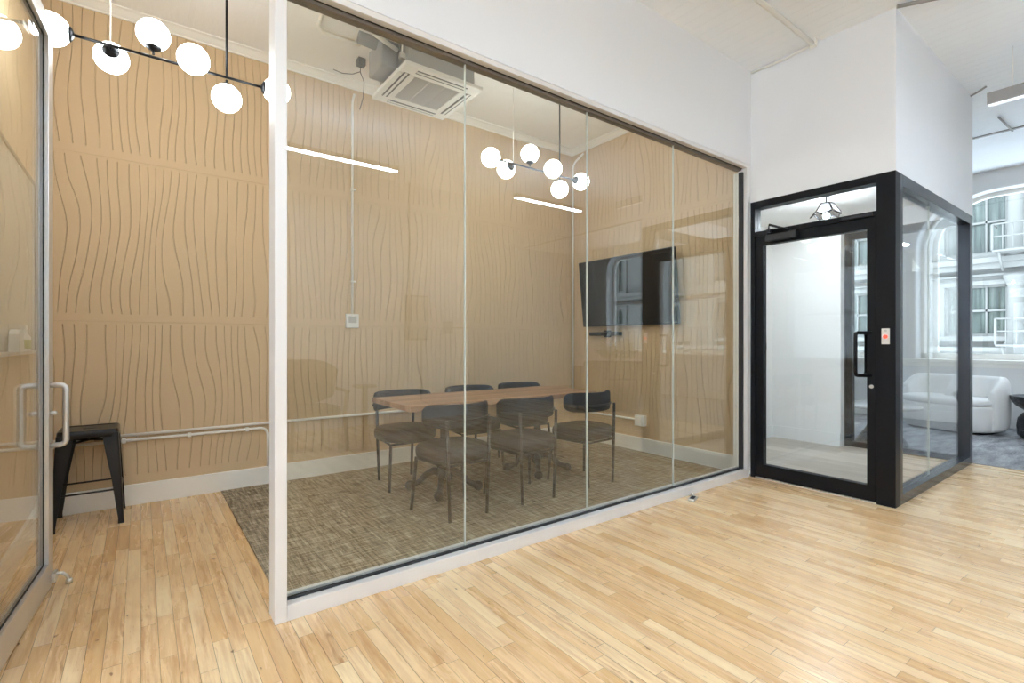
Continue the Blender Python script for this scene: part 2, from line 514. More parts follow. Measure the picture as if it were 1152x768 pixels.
# hall walls behind the camera
b = MB().box(-6, 4.3, -2.42, -2.30, 0, CH)
struct('wall_hall_rear', b, 'greyw', 'pale grey painted hall wall opposite the meeting room', 'wall')
b = MB().box(4.18, 4.3, -5.4, -2.42, 0, CH).box(4.18, WX + 0.3, -5.5, -5.4, 0, CH).box(VX1, WX + 0.3, 6.0, 6.1, 0, CH)
struct('wall_lounge_far', b, 'wwhite', 'white far walls of the lounge', 'wall')
b = MB().box(-6.12, -6, -2.4, 2.4, 0, 0.7).box(-6.12, -6, -2.4, 2.4, 3.2, CH).box(-6.12, -6, -2.4, -1.9, 0.7, 3.2).box(-6.12, -6, 1.9, 2.4, 0.7, 3.2).box(-6.12, -6, -0.15, 0.15, 0.7, 3.2)
struct('wall_hall_left', b, 'white', 'white end wall of the hall with two tall window openings added for daylight', 'wall')
for i, (y0, y1) in enumerate(((-1.9, -0.15), (0.15, 1.9))):  # unseen windows added to bring more daylight into the hall
    w = thing('window_%d' % (6 + i), (-6.06, (y0 + y1) / 2, 0.7), kind='structure', label='added tall white sash window, unseen daylight fill at the %s side of the hall end wall' % ('far', 'near')[i], cat='window')
    f = MB().box(-6.09, -6.03, y0, y1, 0.7, 0.76).box(-6.09, -6.03, y0, y1, 3.14, 3.2).box(-6.09, -6.03, y0, y0 + 0.06, 0.76, 3.14).box(-6.09, -6.03, y1 - 0.06, y1, 0.76, 3.14).box(-6.085, -6.035, y0 + .06, y1 - .06, 1.92, 1.98)
    f.build('window_frame', 'trimw', w)
    MB().box(-6.064, -6.056, y0 + .06, y1 - .06, 0.76, 3.14).build('window_pane', 'wglass', w)

# baseboards & crown
def baseb(mb, x0, x1, y0, y1): mb.box(x0, x1, y0, y1, 0.0, 0.150, 0.004)
b = MB(); b.box(LX, RX, BY - 0.018, BY + 0.001, 0.0, 0.152, 0.004)
struct('baseboard_back', b, 'trimw', 'white baseboard along the panelled back wall', 'baseboard')
b = MB(); b.box(RX - 0.018, RX + 0.001, PY + 0.12, BY - 0.018, 0.0, 0.152, 0.004)
struct('baseboard_right', b, 'trimw', 'white baseboard under the television wall', 'baseboard')
b = MB(); b.box(LX - 0.001, LX + 0.018, PY + 0.10, BY - 0.018, 0.0, 0.152, 0.004)
struct('baseboard_left', b, 'trimw', 'white baseboard behind the open glass door', 'baseboard')
cr = [(0, 0), (-0.075, 0), (-0.075, -0.010), (-0.055, -0.016), (-0.025, -0.040), (-0.012, -0.048), (-0.012, -0.060), (0, -0.060)]
b = MB().prism([(BY + 0.001 + p, CH + 0.001 + q) for p, q in cr], RX - LX, 'X', LX)
struct('trim_1', b, 'trimw', 'white crown moulding along the top of the back wall', 'moulding')
b = MB().prism([(RX + 0.001 + p, CH + 0.001 + q) for p, q in cr], BY - 0.02 - PY - 0.1, 'Y', PY + 0.1)
struct('trim_2', b, 'trimw', 'white crown moulding along the top of the television wall', 'moulding')

# ---- lounge window wall
SILL, HEAD = 0.93, 3.34
wins = [(2.28, 0.10, 0.72), (4.6, 2.85, 0.5), (-0.74, -2.36, 0.45), (-2.70, -4.10, 0.3)]
b = MB()
order = sorted([(a, c, r) for c, a, r in [(w[0], w[1], w[2]) for w in wins]])
# order: (ylow, yhigh, r)
b.box(WX, WX + 0.34, -5.4, 6.0, 0, SILL).box(WX, WX + 0.34, -5.4, 6.0, HEAD, CH)
prev = -5.4
for ylo, yhi, r in order:
    b.box(WX, WX + 0.34, prev, ylo, SILL, HEAD); prev = yhi
    for cy, sgn in ((ylo, 1), (yhi, -1)):
        pts = [(cy, HEAD), (cy, HEAD - r)]
        for k in range(1, 13):
            a = R(180 - 90 * k / 12)
            pts.append((cy + sgn * (r + r * cos(a)), HEAD - r + r * sin(a)))
        b.prism(pts, 0.34, 'X', WX)
b.box(WX, WX + 0.34, prev, 6.0, SILL, HEAD)
struct('wall_windows', b, 'wwhite', 'pale grey lounge wall with tall round-cornered street windows', 'wall')
b = MB().box(WX - 0.018, WX + 0.001, -5.4, 6.0, 0.004, 0.165, 0.004)
struct('baseboard_lounge', b, 'wwhite', 'white baseboard behind the curved sofa', 'baseboard')
b = MB().box(WX - 0.035, WX + 0.34, -5.3, 5.9, SILL - 0.045, SILL + 0.006, 0.006).box(WX - 0.012, WX + 0.002, -5.3, 5.9, SILL - 0.10, SILL - 0.045)
struct('trim_3', b, 'trimw', 'long white window sill above the curved sofa', 'sill')
wl = ['large round-cornered street window above the curved sofa', 'street window seen through the black framed door', 'street window seen mirrored beside the television', 'street window at the far end of the lounge']
for i, (yh, yl, r) in enumerate(wins):
    w = thing('window_%d' % (i + 1), (WX + 0.2, (yh + yl) / 2, SILL), kind='structure', label=wl[i], cat='window')
    f = MB()
    x0, x1 = WX + 0.22, WX + 0.30
    f.box(x0, x1, yl, yh, SILL, SILL + 0.09).box(x0, x1, yl, yl + 0.055, SILL, HEAD - r + 0.02).box(x0, x1, yh - 0.055, yh, SILL, HEAD - r + 0.02)
    for cy, sgn in ((yl, 1), (yh, -1)):
        o_, i_ = [], []
        for k in range(13):
            a = R(180 - 90 * k / 12)
            o_.append((cy + sgn * (r + r * cos(a)), HEAD - r + r * sin(a)))
            i_.append((cy + sgn * (r + (r - .055) * cos(a)), HEAD - r + (r - .055) * sin(a)))
        f.prism(o_ + i_[::-1], x1 - x0, 'X', x0)
    f.box(x0, x1, yl + r, yh - r, HEAD - 0.055, HEAD)
    if i: f.box(x0 + .01, x1 - .01, yl + .05, yh - .05, 2.13, 2.19)
    f.build('window_frame', 'trimw', w)
    g = MB(); pts = [(yl + .05, SILL + .08), (yh - .05, SILL + .08)]
    rr = r - .045
    for k in range(13):
        a = R(90 * k / 12); pts.append((yh - .05 - rr + rr * cos(a) + .0, HEAD - r + rr * sin(a)))
    for k in range(13):
        a = R(90 + 90 * k / 12); pts.append((yl + .05 + rr + rr * cos(a), HEAD - r + rr * sin(a)))
    g.prism(pts, 0.008, 'X', WX + 0.256)
    g.build('window_pane', 'wglass', w)
    # white casing on the room side
    c = MB().box(WX - 0.02, WX + 0.001, yh, yh + 0.09, SILL + 0.006, HEAD - r).box(WX - 0.02, WX + 0.001, yl - 0.09, yl, SILL + 0.006, HEAD - r)
    c.build('window_casing', 'trimw', w)

# ================================================================== GLASS PARTITION
GP = thing('glass_partition', (2.4, PY, 0), 'long glass partition of four panes in a silver frame on the wood floor', 'partition')
x0, x1 = 0.502, 4.255
f = MB()
f.box(0.502, 4.335, PY - 0.015, PY + 0.045, 0.0, 0.070, 0.003).box(0.502, 4.335, PY + 0.06, PY + 0.085, 0.0, 0.085, 0.002)
f.build('bottom_rail', 'silver', GP)
MB().box(0.502, 4.27, PY + 0.045, PY + 0.06, 0.0, 0.060).box(0.502, 4.27, PY + 0.028, PY + 0.0449, 0.0702, 0.080).build('bottom_gasket', 'gasket', GP)
MB().box(0.453, 0.502, PY - 0.017, PY + 0.10, 0.0, 2.765, 0.003).build('post', 'silver', GP)
MB().box(4.290, 4.345, PY - 0.017, PY + 0.04, 0.07, 2.765, 0.003).build('post', 'silver', GP)
MB().box(4.268, 4.2899, PY + 0.015, PY + 0.05, 0.07, 2.70).build('jamb_channel', 'gasket', GP)
MB().box(4.262, 4.335, PY + 0.05, PY + 0.095, 0.0852, 2.70, 0.002).build('jamb_strip', 'trimw', GP)
MB().box(0.502, 4.290, PY - 0.017, PY + 0.022, 2.735, 2.765, 0.002).build('head_rail', 'silver', GP)
MB().box(0.502, 4.290, PY + 0.0221, PY + 0.034, 2.737, 2.765).build('head_gasket', 'gasket', GP)
MB().box(0.502, 4.290, PY + 0.034, PY + 0.085, 2.722, 2.765, 0.002).build('head_track', 'darktrack', GP)
sx = [0.502, 1.429, 2.373, 3.312, 4.266]
for i in range(4):
    MB().box(sx[i] + 0.002, sx[i + 1] - 0.002, PY + 0.047, PY + 0.058, 0.062, 2.721).build('glass_pane', 'glass', GP)
for i in (1, 2, 3):
    MB().box(sx[i] - 0.0022, sx[i] + 0.0022, PY + 0.046, PY + 0.059, 0.075, 2.7215).build('glass_joint', 'joint', GP)

# ---- open glass door (hinged at left, swung inward)
D1 = thing('door_1', (-0.445, 2.32, 0), 'silver framed glass door standing open at the left edge', 'door', kind='structure')
ang = math.atan2(3.31 - 2.32, -0.370 + 0.445)
D1.rotation_euler = (0, 0, ang)
Lw = 0.995; th = 0.024
fr = MB()
fr.box(0, Lw, -th, th, 0.012, 0.135, 0.003)
fr.box(0, Lw, -th, th, 2.66, 2.745, 0.003)
fr.build('door_rail', 'silver2', D1, world=False)
MB().box(Lw - 0.085, Lw, -th, th, 0.135, 2.66, 0.003).build('door_stile', 'silver2', D1, world=False)
MB().box(0, 0.08, -th, th, 0.135, 2.66, 0.003).build('door_stile', 'silver2', D1, world=False)
MB().box(0.08, Lw - 0.085, -0.007, 0.007, 0.135, 0.142).box(Lw - 0.095, Lw - 0.085, -0.007, 0.007, 0.142, 2.653).box(0.08, Lw - 0.085, -0.007, 0.007, 2.653, 2.66).build('glazing_gasket', 'gasket', D1, world=False)
MB().box(0.08, Lw - 0.095, -0.005, 0.005, 0.142, 2.653).build('door_glass', 'glass', D1, world=False)
for s in (-1, 1):
    xh = Lw - 0.062
    pts = [(xh, s * 0.022, 0.70)] + [(xh, s * (0.06 + 0.022 * sin(R(a))), 0.722 - 0.022 * cos(R(a))) for a in (0, 30, 60, 90)] + \
          [(xh, s * (0.06 + 0.022 * cos(R(a))), 0.968 + 0.022 * sin(R(a))) for a in (0, 30, 60, 90)] + [(xh, s * 0.022, 0.99)]
    o = MB().tube(pts, 0.0125, 12).build('door_handle', 'silver2', D1, world=False)
    MB().lathe([(0.012, 0), (0.012, 0.02), (0.008, 0.028)], (0, 0, 0), 16, 'Y').build('thumb_turn', 'silver2', o, world=False)
    t = o.children[0]; t.location = (xh, s * 0.022, 0.855); t.rotation_euler = (0, 0, 0 if s > 0 else pi)
ds = MB().box(Lw - 0.05, Lw + 0.012, -th - 0.016, -th, 0.03, 0.075, 0.003)
ds.tube([(Lw - 0.02, -th - 0.012, 0.065), (Lw - 0.01, -th - 0.035, 0.06), (Lw - 0.005, -th - 0.055, 0.035), (Lw - 0.005, -th - 0.06, 0.013)], 0.008, 8)
ds.lathe([(0.014, 0.001), (0.014, 0.02), (0.01, 0.024)], (Lw - 0.005, -th - 0.06, 0), 14)
ds.build('door_stop', 'steel', D1, world=False)

# ================================================================== VESTIBULE (black framed)
D2 = thing('door_2', (VX0, 1.8, 0), 'black framed glass door with transom under the white bulkhead', 'door', kind='structure')
XF, XB = VX0 - 0.004, VX0 + 0.10
MB().box(XF, XB, 2.243, 2.283, 0, 2.432, 0.002).build('jamb', 'black', D2)
MB().box(XF, XB, VY, 1.338, 0, 2.432, 0.002).build('corner_post', 'black', D2)
MB().box(XF, XB, 1.338, 2.243, 2.372, 2.432, 0.002).build('head_frame', 'black', D2)
MB().box(XF, XB, 1.338, 2.243, 2.125, 2.165, 0.002).build('transom_bar', 'black', D2)
MB().box(VX0 + 0.04, VX0 + 0.05, 1.338, 2.243, 2.165, 2.372).build('transom_glass', 'wglass', D2)
lf = MB().box(XF + .012, XB - .03, 1.342, 2.240, 0.012, 0.125, 0.002).box(XF + .012, XB - .03, 1.342, 2.240, 2.042, 2.122, 0.002)
lf.box(XF + .012, XB - .03, 1.342, 1.400, 0.125, 2.042).box(XF + .012, XB - .03, 2.178, 2.240, 0.125, 2.042)
leaf = lf.build('door_leaf', 'black', D2)
MB().box(VX0 + 0.035, VX0 + 0.045, 1.400, 2.178, 0.125, 2.042).build('door_glass', 'wglass', leaf)
MB().box(VX0 + 0.0, VX0 + 0.08, 1.338, 2.243, 0.0, 0.010).build('threshold', 'steel', D2)
for s in (-1, 1):
    xb = VX0 + 0.008 if s < 0 else VX0 + 0.068
    so = 0.075 * s; yh = 1.371
    yo = yh + 0.078
    pts = [(xb, yh, 1.265)] + [(xb + so - s * 0.03 * (1 - sin(R(a))), yo, 1.265 - 0.03 * (1 - cos(R(a)))) for a in (0, 30, 60, 90)] + \
          [(xb + so - s * 0.03 * (1 - cos(R(a))), yo, 0.945 + 0.03 * (1 - sin(R(a)))) for a in (0, 30, 60, 90)] + [(xb, yh, 0.945)]
    MB().tube(pts, 0.0125, 12).build('door_handle', 'black', leaf)
MB().lathe([(0.014, 0.0), (0.014, -0.006), (0.010, -0.008)], (XF + .012, 1.371, 0.865), 18, 'X').build('lock_cylinder', 'steel', leaf)
MB().box(XF - 0.002, XF + 0.012, 1.9, 1.912, 2.09, 2.10).build('status_light', 'paper', leaf)
cl = MB().box(XF - 0.05, XF + .012, 1.88, 2.13, 2.06, 2.115, 0.004)
cl.build('door_closer', 'plastic', leaf)
ca = MB().tube([(XF - 0.03, 1.93, 2.125), (XF - 0.20, 2.02, 2.16), (XF - 0.02, 2.11, 2.15)], 0.010, 8).box(XF - 0.045, XF - 0.015, 1.915, 1.945, 2.11, 2.13).box(XF - 0.03, XF + 0.001, 2.09, 2.13, 2.13, 2.162)
ca.build('closer_arm', 'blackm', leaf.children[-1])
MB().box(XF - 0.014, XF, 1.36, 1.56, 2.13, 2.16, 0.002).build('closer_plate', 'blackm', D2)

CS = thing('card_reader', (XF, 1.279, 1.237), 'small steel button plate with red centre on the black door post', 'switch')
MB().box(XF - 0.008, XF, 1.254, 1.304, 1.18, 1.295, 0.002).build('plate', 'steel', CS)
MB().lathe([(0.014, 0), (0.014, -0.006), (0.010, -0.009)], (XF - 0.008, 1.279, 1.235), 18, 'X').build('button', 'red', CS)
MB().box(XF - 0.0095, XF - 0.008, 1.270, 1.288, 1.27, 1.285).build('indicator', 'grille', CS)

VS = thing('glass_screen', (5.4, VY, 0), 'dark framed glass side wall of the vestibule', 'glass wall', kind='structure')
MB().box(VX0 + 0.10, VX0 + 0.155, VY, VY + 0.10, 0, 2.432, 0.002).build('post', 'anod', VS)
MB().box(VX1 - 0.10, VX1, VY, VY + 0.10, 0, 2.432, 0.002).build('post', 'anod', VS)
MB().box(VX0 + 0.155, VX1 - 0.10, VY, VY + 0.10, 0, 0.075, 0.002).build('bottom_rail', 'anod', VS)
MB().box(VX0 + 0.155, VX1 - 0.10, VY, VY + 0.10, 2.345, 2.432, 0.002).build('head_rail', 'anod', VS)
for a, c in ((VX0 + 0.155, 5.335), (5.339, VX1 - 0.10)):
    MB().box(a, c, VY + 0.045, VY + 0.055, 0.075, 2.345).build('glass_pane', 'wglass', VS)
MB().box(5.3352, 5.3388, VY + 0.044, VY + 0.056, 0.075, 2.345).build('glass_joint', 'joint', VS)
VB = thing('glass_screen', (6.52, 1.8, 0), 'black framed rear glass of the vestibule facing the lounge', 'glass wall', kind='structure')
MB().box(VX1 - 0.10, VX1 - 0.02, 2.225, PY, 0, 2.432).build('post', 'black', VB)
MB().box(VX1 - 0.10, VX1 - 0.02, VY + 0.10, 2.225, 0, 0.07).build('bottom_rail', 'black', VB)
MB().box(VX1 - 0.10, VX1 - 0.02, VY + 0.10, 2.225, 2.35, 2.432).build('head_rail', 'black', VB)
MB().box(VX1 - 0.065, VX1 - 0.055, VY + 0.10, 2.225, 0.07, 2.35).build('glass_pane', 'wglass', VB)

lp = thing('latch_plate', (6.27, 3.04, 1.08), 'slim steel latch plate on the white wall inside the vestibule', 'latch plate')
MB().box(6.165, 6.205, 3.052, 3.06, 0.90, 1.26, 0.001).build('plate', 'steel', lp)
MB().box(6.175, 6.195, 3.049, 3.052, 1.10, 1.18).build('strike_slot', 'black', lp)

# pendant in the vestibule
PL = thing('pendant_lamp', (5.33, 2.05, 2.62), 'faceted geometric pendant lamp glowing behind the transom', 'lamp')
MB().lathe([(0.035, 0.0), (0.035, -0.012), (0.008, -0.016)], (5.33, 2.05, 2.62), 20).build('canopy', 'black', PL)
MB().tube([(5.33, 2.05, 2.61), (5.33, 2.05, 2.535)], 0.006, 8).build('rod', 'black', PL)
cx, cy, ct = 5.33, 2.05, 2.535
R0, R1, R2 = 0.058, 0.135, 0.115
def ring(r, z, off=0.0): return [(cx + r * cos(R(72 * k + off)), cy + r * sin(R(72 * k + off)), z) for k in range(5)]
A_, B_, C_ = ring(R0, ct, 10), ring(R1 * 0.86, ct - 0.085, 10), ring(R1, ct - 0.125, 46)
sh = MB()
def face(bm, pts): bm.faces.new([bm.verts.new(p) for p in pts])
face(sh.bm, A_)
for k in range(5): face(sh.bm, (A_[k], A_[(k + 1) % 5], B_[(k + 1) % 5], C_[k], B_[k]))
shade = sh.build('lamp_shade', 'frost', PL)
sd = shade.modifiers.new('solid', 'SOLIDIFY'); sd.thickness = 0.003
fm = MB()
for k in range(5):
    for p, q in ((A_[k], A_[(k + 1) % 5]), (A_[k], B_[k]), (B_[k], C_[k]), (C_[k], B_[(k + 1) % 5])): fm.tube([p, q], 0.0065, 6)
fm.build('shade_frame', 'black', PL)
MB().ball((cx, cy, ct - 0.115), 0.028, 16).build('bulb', 'bulb', PL)

# ================================================================== CHANDELIERS
def chandelier(X0, Y0, Z0, L, label):
    t = thing('globe_chandelier', (X0 + L / 2, Y0, CH), label, 'chandelier', 'globe chandeliers in the meeting room')
    r = 0.080
    MB().tube([(X0 + r * .9, Y0, Z0), (X0 + L - r * .9, Y0, Z0)], 0.0075, 10).build('bar', 'blackm', t)
    s2, s5 = X0 + 0.235, X0 + 0.775
    cn = MB().tube([(s2, Y0, Z0), (s2, Y0, CH - 0.01)], 0.003, 6); cn.build('suspension_cable', 'pvc', t)
    MB().tube([(s5, Y0, Z0), (s5, Y0, CH - 0.015)], 0.0065, 8).build('rod', 'blackm', t)
    MB().lathe([(0.055, 0), (0.055, -0.02), (0.02, -0.026)], (s5, Y0, CH), 24).build('canopy', 'blackm', t)
    spec = [((X0, Y0, Z0), (1, 0, 0)), ((s2, Y0 + 0.105, Z0 - 0.02), (0, -1, 0.1)), ((X0 + 0.42, Y0, Z0 + 0.125), (0, 0, -1)),
            ((X0 + 0.60, Y0 - 0.105, Z0), (0, 1, 0)), ((s5, Y0, Z0 - 0.125), (0, 0, 1)), ((X0 + L, Y0, Z0), (-1, 0, 0))]
    for c, d in spec:
        d = Vector(d).normalized(); c = Vector(c)
        g = MB().ball(c, r, 32).build('globe', 'globe', t)
        p = c + d * (r * 0.82)
        q = MB().tube([p, p + d * 0.012, p + d * 0.02, p + d * 0.026], [0.040, 0.036, 0.022, 0.008], 20)
        q.tube([p + d * 0.02, p + d * 0.045], 0.006, 8)
        q.build('socket', 'blackm', g)
chandelier(-0.365, 3.40, 2.775, 1.05, 'left globe chandelier, nearest the open glass door')
chandelier(2.35, 3.45, 2.740, 1.05, 'right globe chandelier, farther in above the dark chairs')

# ================================================================== LINEAR LIGHTS
def linear(cx, cy, z, L, along, label, group, drop=True):
    t = thing('linear_light', (cx, cy, CH), label, 'ceiling light', group)
    a, c = (L / 2, 0.035) if along == 'X' else (0.035, L / 2)
    k_ = MB().box(cx - a, cx + a, cy - c, cy + c, z, z + 0.035)
    if along == 'X': k_.box(cx - a, cx + a, cy - c, cy - c + .004, z + .035, z + .050).box(cx - a, cx + a, cy + c - .004, cy + c, z + .035, z + .050).box(cx - a, cx - a + .004, cy - c + .004, cy + c - .004, z + .035, z + .050).box(cx + a - .004, cx + a, cy - c + .004, cy + c - .004, z + .035, z + .050)
    else: k_.box(cx - a, cx + a, cy - c, cy + c, z + .035, z + .095)
    k_.build('light_body', 'greybody', t)
    MB().box(cx - a + .01, cx + a - .01, cy - c + 0.006, cy + c - 0.006, z - 0.006, z - 0.0005).build('diffuser', 'led' if along == 'X' else 'led_soft', t)
    if along == 'X': MB().box(cx - a + .01, cx + a - .01, cy - c + 0.006, cy + c - 0.006, z + 0.036, z + 0.040).build('added_fill_strip', 'ceil_fill', t)  # upward emitter added to brighten the ceiling, kept out of view by the rim
    for s in (-0.38, 0.38):
        dx, dy = (s * L, 0) if along == 'X' else (0, s * L)
        MB().tube([(cx + dx, cy + dy, z + 0.03), (cx + dx, cy + dy, CH)], 0.0025, 6).build('suspension_cable', 'pvc', t)
gl = 'linear lights hung over the hall'
for k, X in enumerate((-4.06, -1.16, 1.76, 4.72)):
    linear(X, -0.72, 3.17, 1.25, 'X', ['linear hall light farthest left, mirrored only in the black framed door', 'linear hall light behind the camera, second from the left end',
           'linear hall light mirrored in the glass above the armchair reflection', 'linear hall light mirrored in the glass under the right chandelier'][k], gl)
linear(5.68, 0.335, 3.17, 1.25, 'Y', 'grey linear light hanging at the upper right, beyond the white bulkhead', gl)

# ================================================================== AIR CONDITIONER
AC = thing('air_conditioner', (1.85, 3.64, CH), 'ceiling cassette air conditioner with white panel and grey body', 'air conditioner')
ax, ay, az, hs = 1.85, 3.64, 3.19, 0.33
MB().box(ax - 0.28, ax + 0.28, ay - 0.28, ay + 0.28, az + 0.03, az + 0.30, 0.004).build('body', 'acg', AC)
p = MB()
gi = 0.195
p.box(ax - hs, ax + hs, ay - hs, ay - gi, az, az + 0.032, 0.008).box(ax - hs, ax + hs, ay + gi, ay + hs, az, az + 0.032, 0.008)
p.box(ax - hs, ax - gi, ay - gi, ay + gi, az + 0.0005, az + 0.032).box(ax + gi, ax + hs, ay - gi, ay + gi, az + 0.0005, az + 0.032)
pan = p.build('panel', 'acw', AC)
g = MB().box(ax - gi, ax + gi, ay - gi, ay + gi, az + 0.012, az + 0.03)
for k in range(30):
    yy = ay - gi + 0.006 + k * (2 * gi - 0.012) / 29
    g.box(ax - gi + .004, ax + gi - .004, yy - 0.003, yy + 0.003, az + 0.004, az + 0.012)
g.box(ax - 0.07, ax - 0.062, ay - gi, ay + gi, az + 0.003, az + 0.012).box(ax + 0.062, ax + 0.07, ay - gi, ay + gi, az + 0.003, az + 0.012)
g.build('intake_grille', 'grille', pan)
for dx, dy in ((1, 0), (-1, 0), (0, 1), (0, -1)):
    m0 = 0.258; hw = 0.215
    def bb(o, w, z0, z1): 
        return (ax + dx * o - (abs(dx) * w + abs(dy) * hw), ax + dx * o + (abs(dx) * w + abs(dy) * hw), ay + dy * o - (abs(dy) * w + abs(dx) * hw), ay + dy * o + (abs(dy) * w + abs(dx) * hw), z0, z1)
    sl = MB().box(*bb(m0 + .01, 0.024, az - 0.0015, az + 0.001)).build('air_slot', 'acin', pan)
    MB().box(*bb(m0 + .012, 0.009, az - 0.005, az - 0.0015)).build('louver', 'acw', sl)
for sx_, sy_ in ((-1, -1), (1, -1), (-1, 1), (1, 1)):
    h = MB().tube([(ax + sx_ * 0.30, ay + sy_ * 0.2, az + 0.1), (ax + sx_ * 0.30, ay + sy_ * 0.2, CH)], 0.006, 8)
    h.box(ax + sx_ * 0.27, ax + sx_ * 0.32, ay + sy_ * 0.2 - 0.02, ay + sy_ * 0.2 + 0.02, az + 0.1, az + 0.14)
    h.build('hanger_rod', 'steel', AC)
MB().box(ax - 0.42, ax - 0.28, ay - 0.10, ay + 0.16, az + 0.07, az + 0.27, 0.01).build('control_box', 'acg', AC)
MB().tube([(ax - 0.28, ay - 0.2, az + 0.24), (ax - 0.5, ay - 0.22, az + 0.30), (ax - 0.62, ay - 0.30, az + 0.34), (ax - 0.66, ay - 0.42, CH)], 0.032, 12).build('insulated_pipe', 'insul', AC)
MB().tube([(ax - 0.28, ay + 0.0, az + 0.26), (ax - 0.55, ay + 0.02, az + 0.28)], 0.045, 14).build('duct_stub', 'insul', AC)
MB().tube([(ax - 0.30, ay - 0.12, az + 0.20), (ax - 0.48, ay - 0.14, az + 0.24), (ax - 0.60, ay - 0.2, az + 0.33), (ax - 0.72, ay - 0.34, CH)], 0.016, 10).build('drain_pipe', 'pvc', AC)

# ceiling pipes, cable
o = MB().tube([(0.98, 2.6, 3.565), (1.02, 3.50, 3.565), (1.06, 3.84, 3.56), (1.10, 3.90, 3.56), (1.18, 3.92, 3.56), (1.40, 3.90, 3.56)], 0.016, 10).build('ceiling_pipe', 'pvc')
tag(o, 'white bent pipe along the meeting room ceiling left of the air conditioner', 'pipe')
o = MB().tube([(1.50, 4.15, 3.58), (1.50, 4.18, 3.50), (1.44, 4.2, 3.47), (1.36, 4.22, 3.46), (1.30, 4.26, 3.49)], 0.0035, 6).tube([(1.50, 4.18, 3.50), (1.56, 4.25, 3.46), (1.58, 4.33, 3.36), (1.56, 4.36, 3.26)], 0.0035, 6).box(1.47, 1.53, 4.13, 4.19, 3.54, 3.60).build('loose_cable', 'cable')
tag(o, 'loose dark cable dangling from a ceiling box beside the air conditioner', 'cable')
o = MB().tube([(1.6, 1.745, 3.565), (4.30, 1.745, 3.565)], 0.019, 10).box(4.27, 4.31, 1.72, 1.77, 3.545, 3.6).build('ceiling_conduit', 'pvc')
tag(o, 'long white conduit on the hall ceiling ending at the bulkhead', 'pipe')
o = MB().tube([(4.335, 2.27, 3.578), (4.335, 1.98, 3.57), (4.335, 1.80, 3.585)], 0.009, 8).build('ceiling_conduit', 'pvc')
tag(o, 'short pale conduit in the corner where hall ceiling meets bulkhead', 'pipe')
o = MB().tube([(4.30, 1.20, 3.575), (4.42, 1.00, 3.575), (4.75, 0.60, 3.575)], 0.014, 8).build('ceiling_conduit', 'greybody')
tag(o, 'grey conduit on the ceiling past the bulkhead corner', 'pipe')
o = MB().tube([(6.40, 1.20, 3.56), (6.35, 1.14, 3.56), (6.33, 1.08, 3.58)], 0.009, 8).build('ceiling_hook', 'greybody')
tag(o, 'small grey bracket on the lounge ceiling beside the bulkhead', 'bracket')
o = MB().box(7.86, 7.90, -5.3, 5.9, 3.588, 3.602).tube([(7.3, 1.15, 3.58), (7.9, 1.13, 3.58)], 0.010, 8).build('ceiling_conduit', 'greybody')
tag(o, 'dark seam strip and conduit across the lounge ceiling', 'conduit')

# ================================================================== WALL CONDUITS
def bend(p0, p1, p2, r, n=6):
    p0, p1, p2 = Vector(p0), Vector(p1), Vector(p2)
    a = p1 + (p0 - p1).normalized() * r; c = p1 + (p2 - p1).normalized() * r
    return [tuple(a.lerp(p1, t).lerp(p1.lerp(c, t), t)) for t in [i / n for i in range(n + 1)]]
yb = BY - 0.016
pts = [(LX + 0.01, yb, 0.517), (RX - 0.05, yb, 0.517)]
pts = [(LX + 0.01, yb, 0.517)] + bend((LX, yb, 0.517), (RX - 0.10, yb, 0.517), (RX - 0.10, yb, 0.34), 0.07) + bend((RX - 0.10, yb, 0.5), (RX - 0.10, yb, 0.345), (RX - 0.02, yb, 0.345), 0.06)
pts += bend((RX - 0.10, yb, 0.345), (RX - 0.014, yb, 0.345), (RX - 0.014, 3.55, 0.345), 0.02) + [(RX - 0.014, 3.56, 0.345)]
o = MB().tube(pts, 0.011, 10).build('wall_conduit', 'pvc'); tag(o, 'long upper white conduit low along the back wall to the wall socket', 'conduit')
pts = [(LX + 0.01, yb, 0.478)] + bend((LX, yb, 0.478), (0.855, yb, 0.478), (0.855, yb, 0.1), 0.07) + [(0.855, yb, 0.153)]
o = MB().tube(pts, 0.011, 10)
for xx in (-0.1, 0.3, 0.7): o.box(xx - 0.012, xx + 0.012, yb - 0.014, BY, 0.462, 0.494, 0.002)
o = o.build('wall_conduit', 'pvc'); tag(o, 'lower white conduit bending down to the baseboard beside the silver post', 'conduit')
o = MB().tube([(1.585, BY - 0.03, CH - 0.11), (1.57, yb, 3.42), (1.57, yb, 1.455)], 0.011, 10)
for zz in (1.75, 2.6): o.box(1.556, 1.60, yb - 0.013, BY, zz, zz + 0.012)
o = o.build('wall_conduit', 'pvc'); tag(o, 'vertical white conduit running down the back wall to the thermostat', 'conduit')
pts = [(RX - 0.018, 4.38, CH - 0.09)] + bend((RX - 0.018, 4.38, 3.5), (RX - 0.018, BY - 0.03, 3.44), (RX - 0.018, BY - 0.03, 3.2), 0.1) + [(RX - 0.018, BY - 0.03, 0.53)]
o = MB().tube(pts, 0.013, 10).build('wall_conduit', 'pvc'); tag(o, 'tall white conduit in the far right corner of the meeting room', 'conduit')
TH = thing('thermostat', (1.57, BY, 1.385), 'square white thermostat with grey display on the panelled back wall', 'thermostat')
MB().box(1.51, 1.63, BY - 0.028, BY + 0.004, 1.325, 1.455, 0.006).build('case', 'acw', TH)
MB().box(1.533, 1.607, BY - 0.030, BY - 0.027, 1.372, 1.432).build('display', 'grille', TH)
SB = thing('wall_socket', (RX, 3.50, 0.34), 'white surface socket box low on the television wall', 'socket')
MB().box(RX - 0.055, RX, 3.44, 3.565, 0.285, 0.40, 0.005).build('box', 'pvc', SB)
